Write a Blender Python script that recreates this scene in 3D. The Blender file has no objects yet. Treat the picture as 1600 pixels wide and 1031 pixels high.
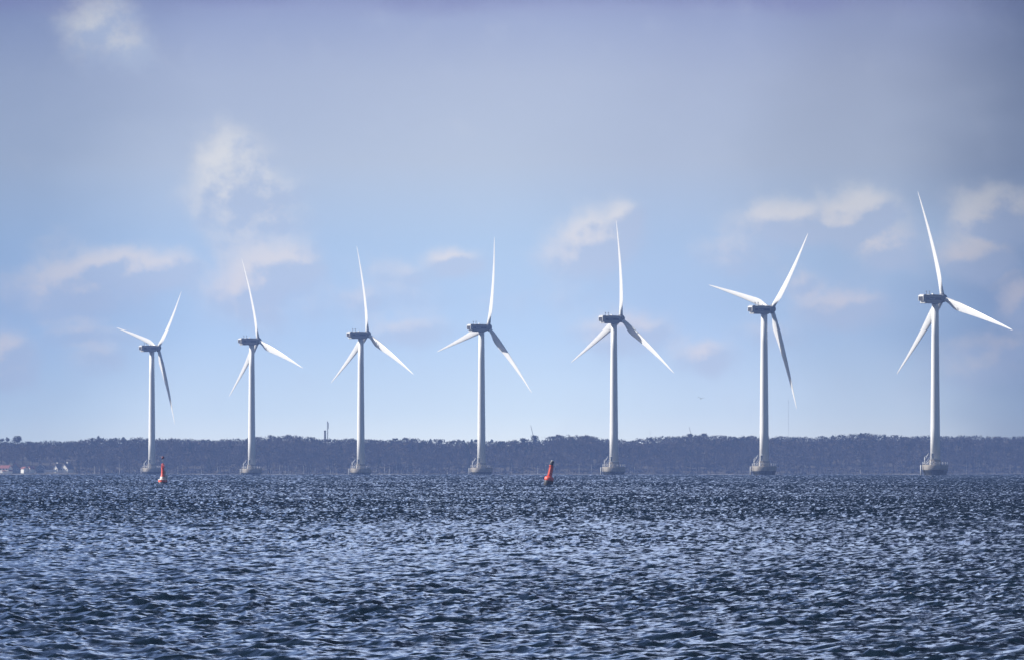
import bpy, math, random
import numpy as np
from mathutils import Matrix, Vector
R = math.radians
random.seed(7)
S = bpy.context.scene
COL = S.collection

# ------------------------------------------------------------------ camera
F = 22640.0            # focal length in photograph pixels (1600 wide): a long telephoto
V0 = 716.0             # photograph row of eye level
CAMZ = 4.5             # eye height over the water
RE = 7.43e6            # effective earth radius (refraction included)


def sea_z(d):
    return -d * d / (2 * RE)


cam_d = bpy.data.cameras.new('camera')
cam = bpy.data.objects.new('camera', cam_d)
COL.objects.link(cam)
cam.location = (0, 0, CAMZ)
cam.rotation_euler = (R(90) + math.atan((V0 - 515.5) / F), 0, 0)
cam_d.sensor_width = 36.0
cam_d.lens = F / 1600 * 36.0
cam_d.clip_start = 1.0
cam_d.clip_end = 60000.0
S.camera = cam

S.view_settings.view_transform = 'Standard'
S.view_settings.look = 'None'
S.view_settings.exposure = 0.65
S.view_settings.gamma = 1.0
S.cycles.max_bounces = 6
S.cycles.volume_bounces = 0
S.cycles.use_adaptive_sampling = False
S.cycles.sample_clamp_indirect = 4.0

# ------------------------------------------------------------------ sun
SUN_EL, SUN_PHI = R(31), R(7)       # from the left, slightly beyond the turbines
sd = Vector((-math.cos(SUN_PHI) * math.cos(SUN_EL), math.sin(SUN_PHI) * math.cos(SUN_EL), math.sin(SUN_EL)))
sun_l = bpy.data.lights.new('sun', 'SUN')
sun_l.energy = 5.0
sun_l.angle = R(0.5)
sun_l.color = (1.0, 0.955, 0.89)
sun = bpy.data.objects.new('sun', sun_l)
COL.objects.link(sun)
sun.rotation_euler = sd.to_track_quat('Z', 'Y').to_euler()


def lin(r, g, b):
    f = lambda c: (c / 255 / 12.92) if c / 255 <= .04045 else ((c / 255 + .055) / 1.055) ** 2.4
    return (f(r), f(g), f(b), 1.0)


# ------------------------------------------------------------------ node helpers
class NT:
    def __init__(s, tree):
        s.t = tree

    def new(s, typ, **kw):
        n = s.t.nodes.new(typ)
        for k, v in kw.items():
            setattr(n, k, v)
        return n

    def put(s, sock, v):
        if isinstance(v, E):
            v = v.s
        if isinstance(v, bpy.types.NodeSocket):
            s.t.links.new(v, sock)
        else:
            sock.default_value = v

    def m(s, op, a, b=None, c=None):
        n = s.new('ShaderNodeMath', operation=op)
        s.put(n.inputs[0], a)
        if b is not None:
            s.put(n.inputs[1], b)
        if c is not None:
            s.put(n.inputs[2], c)
        return E(s, n.outputs[0])

    def step(s, x, a, b, lo=0.0, hi=1.0):
        n = s.new('ShaderNodeMapRange', interpolation_type='SMOOTHSTEP')
        s.put(n.inputs[0], x)
        for i, v in enumerate((a, b, lo, hi)):
            n.inputs[1 + i].default_value = v
        return E(s, n.outputs[0])

    def mix(s, f, a, b, blend='MIX'):
        n = s.new('ShaderNodeMix', data_type='RGBA', blend_type=blend)
        s.put(n.inputs['Factor'], f)
        s.put(n.inputs[6], a)
        s.put(n.inputs[7], b)
        return n.outputs[2]

    def ramp(s, x, stops, interp='LINEAR'):
        n = s.new('ShaderNodeValToRGB')
        s.put(n.inputs[0], x)
        cr = n.color_ramp
        cr.interpolation = interp
        while len(cr.elements) < len(stops):
            cr.elements.new(0.5)
        for e, (p, c) in zip(cr.elements, stops):
            e.position = p
            e.color = c if isinstance(c, tuple) else (c, c, c, 1)
        return n.outputs[0]

    def noise(s, vec, scale, detail=4, rough=.5, dist=0.0):
        n = s.new('ShaderNodeTexNoise')
        s.put(n.inputs['Vector'], vec)
        n.inputs['Scale'].default_value = scale
        n.inputs['Detail'].default_value = detail
        n.inputs['Roughness'].default_value = rough
        n.inputs['Distortion'].default_value = dist
        return E(s, n.outputs[0])

    def vec(s, x, y, z=0.0):
        n = s.new('ShaderNodeCombineXYZ')
        s.put(n.inputs[0], x)
        s.put(n.inputs[1], y)
        s.put(n.inputs[2], z)
        return n.outputs[0]


class E:
    def __init__(s, nt, sock):
        s.n, s.s = nt, sock

    def __add__(s, o): return s.n.m('ADD', s, o)
    __radd__ = __add__
    def __mul__(s, o): return s.n.m('MULTIPLY', s, o)
    __rmul__ = __mul__
    def __sub__(s, o): return s.n.m('SUBTRACT', s, o)
    def __rsub__(s, o): return s.n.m('SUBTRACT', o, s)
    def __truediv__(s, o): return s.n.m('DIVIDE', s, o)


# ------------------------------------------------------------------ world: clear air, high cloud with an added bright band, far small cumulus
W = bpy.data.worlds.new('World')
S.world = W
W.use_nodes = True
W.node_tree.nodes.clear()
nt = NT(W.node_tree)
tc = nt.new('ShaderNodeTexCoord')
sep = nt.new('ShaderNodeSeparateXYZ')
W.node_tree.links.new(tc.outputs['Generated'], sep.inputs[0])
dx, dy, dz = (E(nt, sep.outputs[i]) for i in range(3))
az = nt.m('ARCTAN2', dx, dy) * 22.64           # thousandths of the long lens' pixels: a unit is 2.53 degrees
el = nt.m('ARCSINE', dz) * 22.64
sky = nt.new('ShaderNodeTexSky', sky_type='NISHITA')
sky.sun_disc = False
sky.sun_elevation = SUN_EL
sky.sun_rotation = R(-83)
sky.dust_density = 0.6
sky.ozone_density = 1.5
NSTR = 0.045
nish = nt.mix(1.0, sky.outputs[0], (NSTR, NSTR, NSTR * 1.02, 1), 'MULTIPLY')
band = nt.ramp(nt.m('MULTIPLY', el, 1 / 0.8), [
    (0.0, lin(242, 246, 240)), (0.09, lin(216, 232, 240)), (0.24, lin(190, 215, 238)),
    (0.42, lin(176, 199, 222)), (0.58, lin(177, 188, 203)), (0.74, lin(167, 177, 197)),
    (0.85, lin(150, 161, 190)), (0.93, lin(134, 141, 178)), (1.0, lin(120, 126, 164))])
# broad differences of brightness along the horizon (vignette painted into the sky colour, darker to both sides, most to the right)
n_big = nt.noise(nt.vec(az * 1.0, el * 2.2, 3.1), 1.6, 3, .5)
side = nt.ramp(nt.m('MULTIPLY_ADD', az + (n_big - 0.5) * 0.35, 0.5, 0.5), [
    (0.04, lin(196, 204, 216)), (0.12, lin(208, 215, 225)), (0.28, lin(243, 245, 249)), (0.5, (1, 1, 1, 1)), (0.64, lin(243, 243, 246)),
    (0.78, lin(222, 222, 224)), (0.91, lin(158, 163, 172)), (1.0, lin(134, 139, 148))], 'EASE')
band2 = nt.mix(1.0, band, side, 'MULTIPLY')
# ragged purple-grey base of a cloud deck along the top
top_n = nt.noise(nt.vec(az * 1.0, el * 1.5, 8.0), 3.2, 4, .5)
deck = nt.step(el + (top_n - 0.5) * 0.11, 0.70, 0.735)
band3 = nt.mix(deck * 0.42, band2, lin(108, 110, 156))
# cumulus: gaussian masses broken up by fractal noise
px = lambda u, v: ((u - 800) / 1000, (V0 - v) / 1000)
CL = [(165, 45, 60, 40, .76), (205, 75, 45, 32, .66), (375, 285, 62, 52, 1.05), (335, 310, 45, 35, .8), (405, 335, 75, 48, .8), (400, 385, 60, 28, .7),
      (205, 425, 105, 26, 1.05), (110, 455, 90, 34, .9), (95, 490, 70, 26, .55), (395, 455, 60, 42, 1.0), (440, 425, 62, 34, 1.0), (420, 485, 45, 24, .7),
      (705, 415, 42, 17, .95), (640, 430, 70, 20, .6), (935, 385, 52, 36, 1.0), (975, 352, 30, 26, 1.0), (890, 410, 60, 26, .7), (1240, 350, 72, 26, 1.05), (1345, 345, 62, 34, 1.1),
      (1390, 385, 48, 32, .9), (1150, 400, 80, 28, .6), (1550, 345, 55, 38, 1.1), (1530, 405, 55, 30, .95), (1600, 345, 40, 30, .9), (1320, 485, 62, 22, .9), (1262, 450, 30, 22, .7),
      (1105, 560, 48, 22, .85), (1595, 478, 34, 30, .95), (15, 565, 42, 34, .95), (990, 525, 75, 26, .8), (130, 525, 60, 16, .7), (1520, 580, 90, 24, .65), (1560, 548, 90, 22, .7),
      (150, 565, 48, 20, .7), (650, 520, 110, 22, .6), (560, 470, 130, 24, .55), (90, 385, 50, 22, .4), (860, 470, 90, 22, .5), (1180, 520, 60, 20, .5)]


def dens(ox, oy):
    ax, ay = az + ox, el + oy
    tot = None
    for (u, v, rx, ry, amp) in CL:
        cx, cy = px(u, v)
        a = (ax - cx) * (1000 / rx / 1.35)
        b = (ay - cy) * (1000 / ry / 1.6)
        g = nt.m('EXPONENT', (a * a + b * b) * -0.9) * amp
        tot = g if tot is None else nt.m('SMOOTH_MAX', tot, g, 0.25)
    n1 = nt.noise(nt.vec(ax, ay * 1.1, 4.7), 17, 10, .60, .1)
    n2 = nt.noise(nt.vec(ax, ay * 1.2, 5.2), 5, 3, .5, .2)
    return tot + (n1 - 0.5) * 0.85 + (n2 - 0.5) * 0.3


d0 = dens(0, 0)
d1 = dens(0.012, -0.016)
alpha = nt.step(d0, 0.30, 0.84)
wisp = nt.step(d0, 0.16, 0.8)
lit = nt.step(d1 - d0, -0.16, 0.22)
ccol = nt.mix(lit, lin(190, 200, 216), lin(242, 228, 216))
ccol = nt.mix(nt.step(el, 0.25, 0.45), ccol, nt.mix(lit, lin(176, 187, 205), lin(230, 226, 216)))
ccol = nt.mix(1.0, ccol, nt.mix(0.7, (1, 1, 1, 1), side), 'MULTIPLY')
b4 = nt.mix(wisp * 0.36, band3, ccol)
b4 = nt.mix(alpha * 0.54, b4, ccol)
# high up and away from the front is the physical sky with broken cloud
hi_n = nt.noise(nt.vec(dx / (dz + 0.12), dy / (dz + 0.12), 0.0), 1.3, 6, .55)
hi = nt.mix(nt.step(hi_n, 0.50, 0.72) * 0.35, nish, lin(190, 198, 215))
front = nt.step(nt.m('ABSOLUTE', az), 14.0, 26.0, 1.0, 0.0)
# above the dark cloud base of the top edge: unseen bright band added to brighten the water, then darker blue towards the zenith
added_band = nt.ramp(nt.m('MULTIPLY', el, 1 / 16.0), [(0.0, (.34, .41, .58, 1)), (.08, (.42, .50, .66, 1)), (.16, (.80, .92, 1.0, 1)), (.30, (.68, .78, .94, 1)), (.52, (.27, .33, .43, 1)), (1.0, (.03, .045, .075, 1))], 'EASE')
added_band = nt.mix(1.0, added_band, side, 'MULTIPLY')
added_band = nt.mix(1.0, added_band, side, 'MULTIPLY')
added_band = nt.mix(1.0, added_band, (1.05, 1.12, 1.34, 1), 'MULTIPLY')
added_band = nt.mix(1.0, added_band, nt.mix(nt.step(hi_n, .3, .7), (.80, .82, .88, 1), (1.0, 1.0, 1.0, 1)), 'MULTIPLY')
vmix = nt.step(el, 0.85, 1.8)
b5 = nt.mix(vmix, b4, added_band)
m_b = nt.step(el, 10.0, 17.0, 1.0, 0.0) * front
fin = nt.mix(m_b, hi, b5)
bg = nt.new('ShaderNodeBackground')
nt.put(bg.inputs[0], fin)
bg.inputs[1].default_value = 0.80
wo = nt.new('ShaderNodeOutputWorld')
W.node_tree.links.new(bg.outputs[0], wo.inputs[0])


# ------------------------------------------------------------------ materials
def mat(name):
    m = bpy.data.materials.new(name)
    m.use_nodes = True
    n = NT(m.node_tree)
    b = m.node_tree.nodes['Principled BSDF']
    return m, n, b


def obj_coord(n):
    t = n.new('ShaderNodeTexCoord')
    return t.outputs['Object']


def simple(name, c, rough=.5, var=.12, scale=1.5, metal=0.0, spec=.5, bump=0.0, stretch=None):
    m, n, b = mat(name)
    co = obj_coord(n)
    if stretch:
        mp = n.new('ShaderNodeMapping')
        mp.inputs['Scale'].default_value = stretch
        m.node_tree.links.new(co, mp.inputs[0])
        co = mp.outputs[0]
    ns = n.noise(co, scale, 5, .6)
    lo = tuple(x * (1 - var) for x in c) + (1,)
    hi = tuple(min(1, x * (1 + var)) for x in c) + (1,)
    n.put(b.inputs['Base Color'], n.mix(n.step(ns, .3, .7), lo, hi))
    b.inputs['Roughness'].default_value = rough
    b.inputs['Metallic'].default_value = metal
    b.inputs['Specular IOR Level'].default_value = spec
    if bump:
        bp = n.new('ShaderNodeBump')
        bp.inputs['Strength'].default_value = .6
        bp.inputs['Distance'].default_value = bump
        n.put(bp.inputs['Height'], ns)
        m.node_tree.links.new(bp.outputs[0], b.inputs['Normal'])
    return m


M_tower = simple('white_tower_paint', (.87, .87, .85), .38, .05, .35, stretch=(1, 1, .12))
M_blade = simple('white_blade_gelcoat', (.76, .76, .75), .32, .03, .2)
M_nac = simple('pale_grey_nacelle_shell', (.20, .21, .23), .45, .06, .5)
M_white = simple('white_shell', (.80, .80, .78), .4, .04, .5)
M_stripe = simple('dark_blue_stripe', (.010, .018, .060), .45, .1, 1)
M_letter = simple('pale_lettering', (.42, .46, .55), .5, .05, 1)
M_dark = simple('black_grille', (.018, .017, .018), .7, .3, 4)
M_conc = simple('weathered_concrete', (.33, .30, .255), .85, .22, .7, bump=.03, stretch=(1, 1, .35))
M_wetshade = simple('wet_shaded_concrete', (.02, .022, .018), .5, .35, 1.2)
M_rail = simple('galvanised_white_rail', (.66, .67, .68), .5, .1, 2)
M_red = simple('red_buoy_paint', (.84, .10, .05), .45, .30, 2.2)
M_box = simple('pale_grey_box', (.55, .57, .60), .5, .12, 3)
M_redd = simple('dark_red_topmark', (.12, .008, .02), .5, .2, 3)
M_black = simple('black_rubber', (.010, .010, .012), .5, .3, 3)
M_buoyw = simple('bleached_and_glint_white', (.72, .68, .66), .5, .12, 3)
M_grey = simple('grey_steel', (.30, .32, .34), .5, .12, 2)
M_rooft = simple('red_roof_tile', (.24, .085, .065), .8, .2, 2)
M_roofg = simple('brown_grey_roof', (.12, .105, .10), .8, .2, 2)
M_roofp = simple('pale_grey_roof', (.46, .43, .42), .7, .15, 2)
M_wallw = simple('white_house_wall', (.78, .76, .70), .8, .06, 1)
M_wallb = simple('grey_timber_wall', (.14, .16, .19), .8, .2, 1.5)
M_glass = simple('dark_window_glass', (.02, .025, .03), .12, .2, 1)
M_chim = simple('sooty_chimney_brick', (.02, .02, .025), .8, .2, .5)
M_bark = simple('dark_bark', (.075, .065, .055), .9, .25, 1)
M_pale = simple('pale_beech_bark', (.46, .45, .42), .85, .15, 1)
M_steel = simple('mast_steel', (.22, .23, .25), .6, .15, 1)
M_hull = simple('white_boat_hull', (.78, .78, .76), .35, .05, 1)
M_tan = simple('tan_cabin_top', (.50, .40, .26), .5, .1, 1)
M_bird = simple('gull_grey_feathers', (.13, .13, .14), .8, .2, 8)
M_beach = simple('pale_shore_sand', (.22, .20, .175), .9, .3, .15)
M_ground = simple('leaf_litter_ground', (.075, .065, .048), .95, .3, .05)
M_stone = simple('white_sea_wall', (.55, .54, .52), .8, .12, .5)


def tint_material(name, stops, rough=.9):
    m, n, b = mat(name)
    a = n.new('ShaderNodeAttribute', attribute_name='tint')
    n.put(b.inputs['Base Color'], n.ramp(E(n, a.outputs['Fac']), stops))
    b.inputs['Roughness'].default_value = rough
    b.inputs['Specular IOR Level'].default_value = .15
    return m


M_twig = tint_material('bare_twigs', [(0, (.020, .030, .018, 1)), (.18, (.034, .042, .024, 1)), (.28, (.046, .038, .033, 1)), (.7, (.082, .068, .058, 1)),
                                      (.9, (.12, .10, .085, 1)), (1, (.30, .28, .26, 1))])


# ------------------------------------------------------------------ mesh helpers
class MB:
    def __init__(s):
        s.v, s.f, s.sm = [], [], []

    def add(s, vs, fs, smooth=False, M=None):
        o = len(s.v)
        s.v += [tuple(M @ Vector(p)) if M else tuple(p) for p in vs]
        s.f += [tuple(i + o for i in f) for f in fs]
        s.sm += [smooth] * len(fs)
        return s

    def box(s, x0, x1, y0, y1, z0, z1, M=None, bev=0.0):
        if bev:
            b = bev
            # chamfered box as an octagonal prism along x with chamfered ends
            def ring(x, k):
                return [(x, y0 + k + b, z0 + k), (x, y1 - k - b, z0 + k), (x, y1 - k, z0 + k + b), (x, y1 - k, z1 - k - b),
                        (x, y1 - k - b, z1 - k), (x, y0 + k + b, z1 - k), (x, y0 + k, z1 - k - b), (x, y0 + k, z0 + k + b)]
            return s.loft([ring(x0, b * .6), ring(x0 + b * .6, 0), ring(x1 - b * .6, 0), ring(x1, b * .6)], M=M)
        vs = [(x0, y0, z0), (x1, y0, z0), (x1, y1, z0), (x0, y1, z0), (x0, y0, z1), (x1, y0, z1), (x1, y1, z1), (x0, y1, z1)]
        fs = [(0, 3, 2, 1), (4, 5, 6, 7), (0, 1, 5, 4), (1, 2, 6, 5), (2, 3, 7, 6), (3, 0, 4, 7)]
        return s.add(vs, fs, False, M)

    def loft(s, rings, smooth=False, cap=True, M=None):
        n = len(rings[0])
        vs = [p for r in rings for p in r]
        fs = []
        for i in range(len(rings) - 1):
            for j in range(n):
                k = (j + 1) % n
                fs.append((i * n + j, i * n + k, (i + 1) * n + k, (i + 1) * n + j))
        o = len(s.sm)
        s.add(vs, fs, smooth, M)
        if cap:
            a = [tuple(range(n))[::-1], tuple(range((len(rings) - 1) * n, len(rings) * n))]
            base = len(s.v) - len(vs)
            for f in a:
                s.f.append(tuple(i + base for i in f))
                s.sm.append(False)
        return s

    def lathe(s, prof, n=32, c=(0, 0), smooth=True, M=None, cap=True):
        rings = [[(c[0] + r * math.cos(2 * math.pi * k / n), c[1] + r * math.sin(2 * math.pi * k / n), z) for k in range(n)] for r, z in prof]
        return s.loft(rings, smooth, cap, M)

    def tube(s, p, q, r, r2=None, n=8):
        p, q = Vector(p), Vector(q)
        d = (q - p)
        L = d.length
        M = Matrix.Translation(p) @ d.to_track_quat('Z', 'Y').to_matrix().to_4x4()
        return s.lathe([(r, 0), (r if r2 is None else r2, L)], n, M=M)

    def ball(s, c, r, n=16, sz=1.0):
        pr = [(max(r * math.sin(math.pi * k / (n // 2)), r * .02), -r * math.cos(math.pi * k / (n // 2)) * sz) for k in range(n // 2 + 1)]
        return s.lathe(pr, n, M=Matrix.Translation(c))

    def prism(s, poly, y0, y1, M=None):
        """poly in the x-z plane (counter-clockwise seen from -y), extruded along y"""
        n = len(poly)
        return s.loft([[(x, y0, z) for x, z in poly], [(x, y1, z) for x, z in poly]], M=M)

    def build(s, name, m, parent=None, loc=(0, 0, 0)):
        me = bpy.data.meshes.new(name)
        me.from_pydata(s.v, [], s.f)
        me.polygons.foreach_set('use_smooth', s.sm)
        me.materials.append(m)
        me.update()
        o = bpy.data.objects.new(name, me)
        COL.objects.link(o)
        o.location = loc
        if parent:
            o.parent = parent
        return o


def tag(o, label=None, cat=None, group=None, kind=None):
    for k, v in (('label', label), ('category', cat), ('group', group), ('kind', kind)):
        if v:
            o[k] = v
    return o


def empty(name, loc, label, cat, group=None, rz=0.0):
    o = bpy.data.objects.new(name, None)
    COL.objects.link(o)
    o.location = loc
    o.rotation_euler = (0, 0, rz)
    return tag(o, label, cat, group)


def copy_tree(o, parent=None):
    c = o.copy()
    COL.objects.link(c)
    c.parent = parent
    for ch in [x for x in bpy.data.objects if x.parent == o]:
        copy_tree(ch, c)
    return c


def at(u, v, d):
    """world point seen at photograph pixel (u, v) at distance d"""
    return Vector(((u - 800) / F * d, d, CAMZ + (V0 - v) / F * d))


def raw_mesh(name, verts, faces, m, smooth=True, attrs=None):
    """numpy verts (n,3), faces (k, 3 or 4)"""
    me = bpy.data.meshes.new(name)
    nv, nf, c = len(verts), len(faces), faces.shape[1]
    me.vertices.add(nv)
    me.vertices.foreach_set('co', np.ascontiguousarray(verts, dtype=np.float32).ravel())
    me.loops.add(nf * c)
    me.loops.foreach_set('vertex_index', np.ascontiguousarray(faces, dtype=np.int32).ravel())
    me.polygons.add(nf)
    me.polygons.foreach_set('loop_start', np.arange(0, nf * c, c, dtype=np.int32))
    me.polygons.foreach_set('use_smooth', np.full(nf, smooth, dtype=bool))
    me.update(calc_edges=True)
    for k, a in (attrs or {}).items():
        at_ = me.attributes.new(k, 'FLOAT', 'POINT')
        at_.data.foreach_set('value', np.ascontiguousarray(a, dtype=np.float32))
    me.materials.append(m)
    o = bpy.data.objects.new(name, me)
    COL.objects.link(o)
    return o


# ------------------------------------------------------------------ the sea
def wave_tile(L, N, hs, lp, wdir, seed, cut, spread=2.0):
    rng = np.random.default_rng(seed)
    k1 = 2 * np.pi * np.fft.fftfreq(N, L / N)
    KX, KY = np.meshgrid(k1, k1, indexing='ij')
    K = np.hypot(KX, KY)
    K[0, 0] = 1
    kp = 2 * np.pi / lp
    P = np.exp(-1.25 * (kp / K) ** 2) / K ** 3.55
    P *= 1 + 1.3 * np.exp(-((np.sqrt(K) - np.sqrt(kp)) ** 2) / (2 * (.09 ** 2) * kp))
    c = (KX * wdir[0] + KY * wdir[1]) / K
    P *= np.where(c > 0, np.abs(c) ** spread, .10 * np.abs(c) ** spread) + .05
    P *= np.exp(-(K * cut) ** 2)
    P[0, 0] = 0
    A = (rng.normal(size=(N, N)) + 1j * rng.normal(size=(N, N))) * np.sqrt(P)
    h = np.fft.ifft2(A).real
    s = hs / 4 / h.std()
    h = h * s
    A = A * s
    Dx = np.fft.ifft2(1j * KX / K * A).real
    Dy = np.fft.ifft2(1j * KY / K * A).real
    jac = (1 + np.fft.ifft2(-KX * KX / K * A).real) * (1 + np.fft.ifft2(-KY * KY / K * A).real) - np.fft.ifft2(-KX * KY / K * A).real ** 2
    sx = np.fft.ifft2(1j * KX * A).real
    sy = np.fft.ifft2(1j * KY * A).real
    print('slope rms', sx.std(), sy.std(), 'h', h.std())
    return [a.astype(np.float32) for a in (h, Dx, Dy, jac, sx, sy)]


def sample(tile, L, x, y):
    N = tile[0].shape[0]
    fx = (x / L * N) % N
    fy = (y / L * N) % N
    ix = np.floor(fx).astype(np.int32)
    iy = np.floor(fy).astype(np.int32)
    tx = (fx - ix).astype(np.float32)
    ty = (fy - iy).astype(np.float32)
    ix %= N
    iy %= N
    jx = (ix + 1) % N
    jy = (iy + 1) % N
    return [(a[ix, iy] * (1 - tx) + a[jx, iy] * tx) * (1 - ty) + (a[ix, jy] * (1 - tx) + a[jx, jy] * tx) * ty for a in tile]


# white water lapping round the foundations and buoys
WASH = [((u - 800) / F * d, d, 4.6) for u, d in ((237.3, 8174), (393.3, 7674), (563.8, 7327), (752.3, 6983), (959.2, 6618), (1194, 6242), (1461.3, 5893))]
WASH += [((254.3 - 800) / F * 2960, 2960, 1.1), ((856.5 - 800) / F * 2700, 2700, 1.1)]


def build_sea():
    wd = np.array([-.62, -.78])
    L1, L2 = 131.0, 47.3
    T1 = wave_tile(L1, 1024, .27, 6.5, wd, 3, .07)
    T2 = wave_tile(L2, 1024, .135, 1.9, np.array([-.25, -.97]), 11, .05, 1.0)
    # rows: radius, columns: bearing
    rr = [20.0]
    while rr[-1] < 10060:
        r = rr[-1]
        rr.append(r + (r * .012 if r < 250 else r * (.00060 if r < 700 else .00105 if r < 1500 else .0014)))
    r = np.array(rr)
    th = [0.0]
    while th[-1] < R(30):
        t = th[-1]
        th.append(t + (1.15e-4 if t < .047 else 3.5e-4 if t < .075 else (t - .07) * .12))
    th = np.array(th)
    th = np.concatenate([-th[:0:-1], th])
    nr, nc = len(r), len(th)
    print('sea grid', nr, nc, nr * nc)
    V = np.empty((nr, nc, 3), dtype=np.float32)
    FO = np.zeros((nr, nc), dtype=np.float32)
    SL = np.zeros((nr, nc, 3), dtype=np.float32)
    sn, cs = np.sin(th), np.cos(th)
    for i0 in range(0, nr, 200):
        q = r[i0:i0 + 200, None]
        x, y = q * sn[None], q * cs[None]
        h1, a1, b1, j1, p1, q1 = sample(T1, L1, x, y)
        ca, sa = math.cos(.4), math.sin(.4)
        x2, y2 = x * ca - y * sa, x * sa + y * ca
        h2, a2, b2, j2, p2, q2 = sample(T2, L2, x2, y2)
        # gusts: patches of rougher and calmer water, tens to hundreds of metres across
        g = .95 + .18 * np.sin(x / 23 + 1.3 * np.sin(y / 61)) * np.sin(y / 83 + x / 47) + .10 * np.sin(y / 190 + x / 71)
        g2 = .85 + .35 * np.sin(x / 31 + 2 + np.sin(y / 44)) * np.sin(y / 57 - x / 29)
        fade = np.clip((9990 - q) / 700, .25, 1)
        g, g2 = g * fade, g2 * fade
        V[i0:i0 + 200, :, 0] = x + 1.0 * g * a1 + .8 * g2 * (a2 * ca + b2 * sa)
        V[i0:i0 + 200, :, 1] = y + 1.0 * g * b1 + .8 * g2 * (-a2 * sa + b2 * ca)
        V[i0:i0 + 200, :, 2] = g * h1 + g2 * h2 + sea_z(q)
        sx = g * p1 + g2 * (p2 * ca + q2 * sa)
        sy = g * q1 + g2 * (-p2 * sa + q2 * ca)
        # far out only the faces turned this way are seen over the crests
        wf = np.clip((q - 350) / 900, 0, 1)
        sy = sy * (1 - wf) + np.abs(sy) * wf * 2.0
        SL[i0:i0 + 200, :, 0] = -sx
        SL[i0:i0 + 200, :, 1] = -sy
        SL[i0:i0 + 200, :, 2] = 1
        wash = np.zeros_like(h1)
        for (wx, wy, wr) in WASH:
            if abs(wy - q[0, 0]) < 300:
                wash += .55 * np.exp(-((np.hypot(x - wx, y - wy) - wr) / (.18 * wr)) ** 2)
        FO[i0:i0 + 200] = wash + 1 - (1 - (1 - j1) * g) * (1 - (1 - j2) * .8 * g2)
    idx = np.arange(nr * nc, dtype=np.int32).reshape(nr, nc)
    Fc = np.stack([idx[:-1, :-1], idx[:-1, 1:], idx[1:, 1:], idx[1:, :-1]], -1).reshape(-1, 4)
    m, n, b = mat('sea_water')
    co = obj_coord(n)
    at_ = n.new('ShaderNodeAttribute', attribute_name='foam')
    n1 = n.noise(co, 2.1, 4, .55, .3)
    n2 = n.noise(co, 7.0, 3, .55)
    bp = n.new('ShaderNodeBump')
    bp.inputs['Strength'].default_value = 1.0
    bp.inputs['Distance'].default_value = .035
    n.put(bp.inputs['Height'], n1 + n2 * .22)
    wn = n.new('ShaderNodeAttribute', attribute_name='wave_normal')
    nn = n.new('ShaderNodeVectorMath', operation='NORMALIZE')
    m.node_tree.links.new(wn.outputs['Vector'], nn.inputs[0])
    m.node_tree.links.new(nn.outputs[0], bp.inputs['Normal'])
    m.node_tree.links.new(bp.outputs[0], b.inputs['Normal'])
    n3 = n.noise(co, .03, 3, .5)
    b.inputs['Roughness'].default_value = .05
    b.inputs['IOR'].default_value = 1.333
    fo = n.step(E(n, at_.outputs['Fac']) + (n1 - .5) * .5, .74, .84)
    n.put(b.inputs['Base Color'], n.mix(fo, n.mix(n3, (.002, .007, .014, 1), (.004, .011, .020, 1)), (.8, .82, .84, 1)))
    n.put(b.inputs['Roughness'], fo * .5 + .05)
    o = raw_mesh('sea', V.reshape(-1, 3), Fc, m, True, {'foam': FO.ravel()})
    at3 = o.data.attributes.new('wave_normal', 'FLOAT_VECTOR', 'POINT')
    at3.data.foreach_set('vector', SL.ravel())
    print('foam pct', np.percentile(FO, [50, 90, 99, 99.9, 99.99]))
    return tag(o, kind='structure')


build_sea()

# ------------------------------------------------------------------ far shore: beach and rising ground
SHORE = 9975.0
SKY = [(-2000, 684), (-600, 686), (0, 690), (40, 690), (100, 689), (140, 687), (220, 685), (260, 685), (320, 687), (380, 686), (400, 684), (430, 681),
       (465, 681), (490, 686), (520, 688), (560, 685), (600, 687), (640, 685), (700, 689), (740, 690), (790, 690), (830, 688),
       (845, 690), (862, 683), (880, 680), (925, 680), (945, 686), (985, 688), (1030, 684), (1060, 682), (1100, 680), (1140, 682),
       (1200, 681), (1240, 683), (1280, 684), (1300, 682), (1345, 679), (1380, 681), (1420, 683), (1450, 681), (1480, 682),
       (1510, 680), (1550, 682), (1600, 683), (2200, 685), (4000, 686)]
sk_u = np.array([a for a, b in SKY], float)
sk_v = np.array([b for a, b in SKY], float)


def canopy_z(x):
    """height of the wood's upper edge over x, at 10 km"""
    return CAMZ + (V0 - np.interp(800 + x / 10030 * F, sk_u, sk_v) - 2.2) / F * 10030


def ground_z(x, y):
    t = np.clip((y - SHORE - 16) / 95, 0, 1)
    top = canopy_z(x) - 2.6
    base = -6.05 + .25 * np.sin(x / 37) + .15 * np.sin(x / 13 + 1)
    near = np.clip((y - SHORE) / 14, 0, 1) * .9 - .55
    return base + near + (top - base) * (t * t * (3 - 2 * t)) + .5 * np.sin(x / 21 + y / 17) * t


def strip(name, xs, ys, zf, m):
    X, Y = np.meshgrid(xs, ys, indexing='xy')
    V = np.stack([X, Y, zf(X, Y)], -1)
    ny, nx = X.shape
    idx = np.arange(ny * nx).reshape(ny, nx)
    Fc = np.stack([idx[:-1, :-1], idx[:-1, 1:], idx[1:, 1:], idx[1:, :-1]], -1).reshape(-1, 4)
    return tag(raw_mesh(name, V.reshape(-1, 3), Fc, m), kind='structure')


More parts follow.
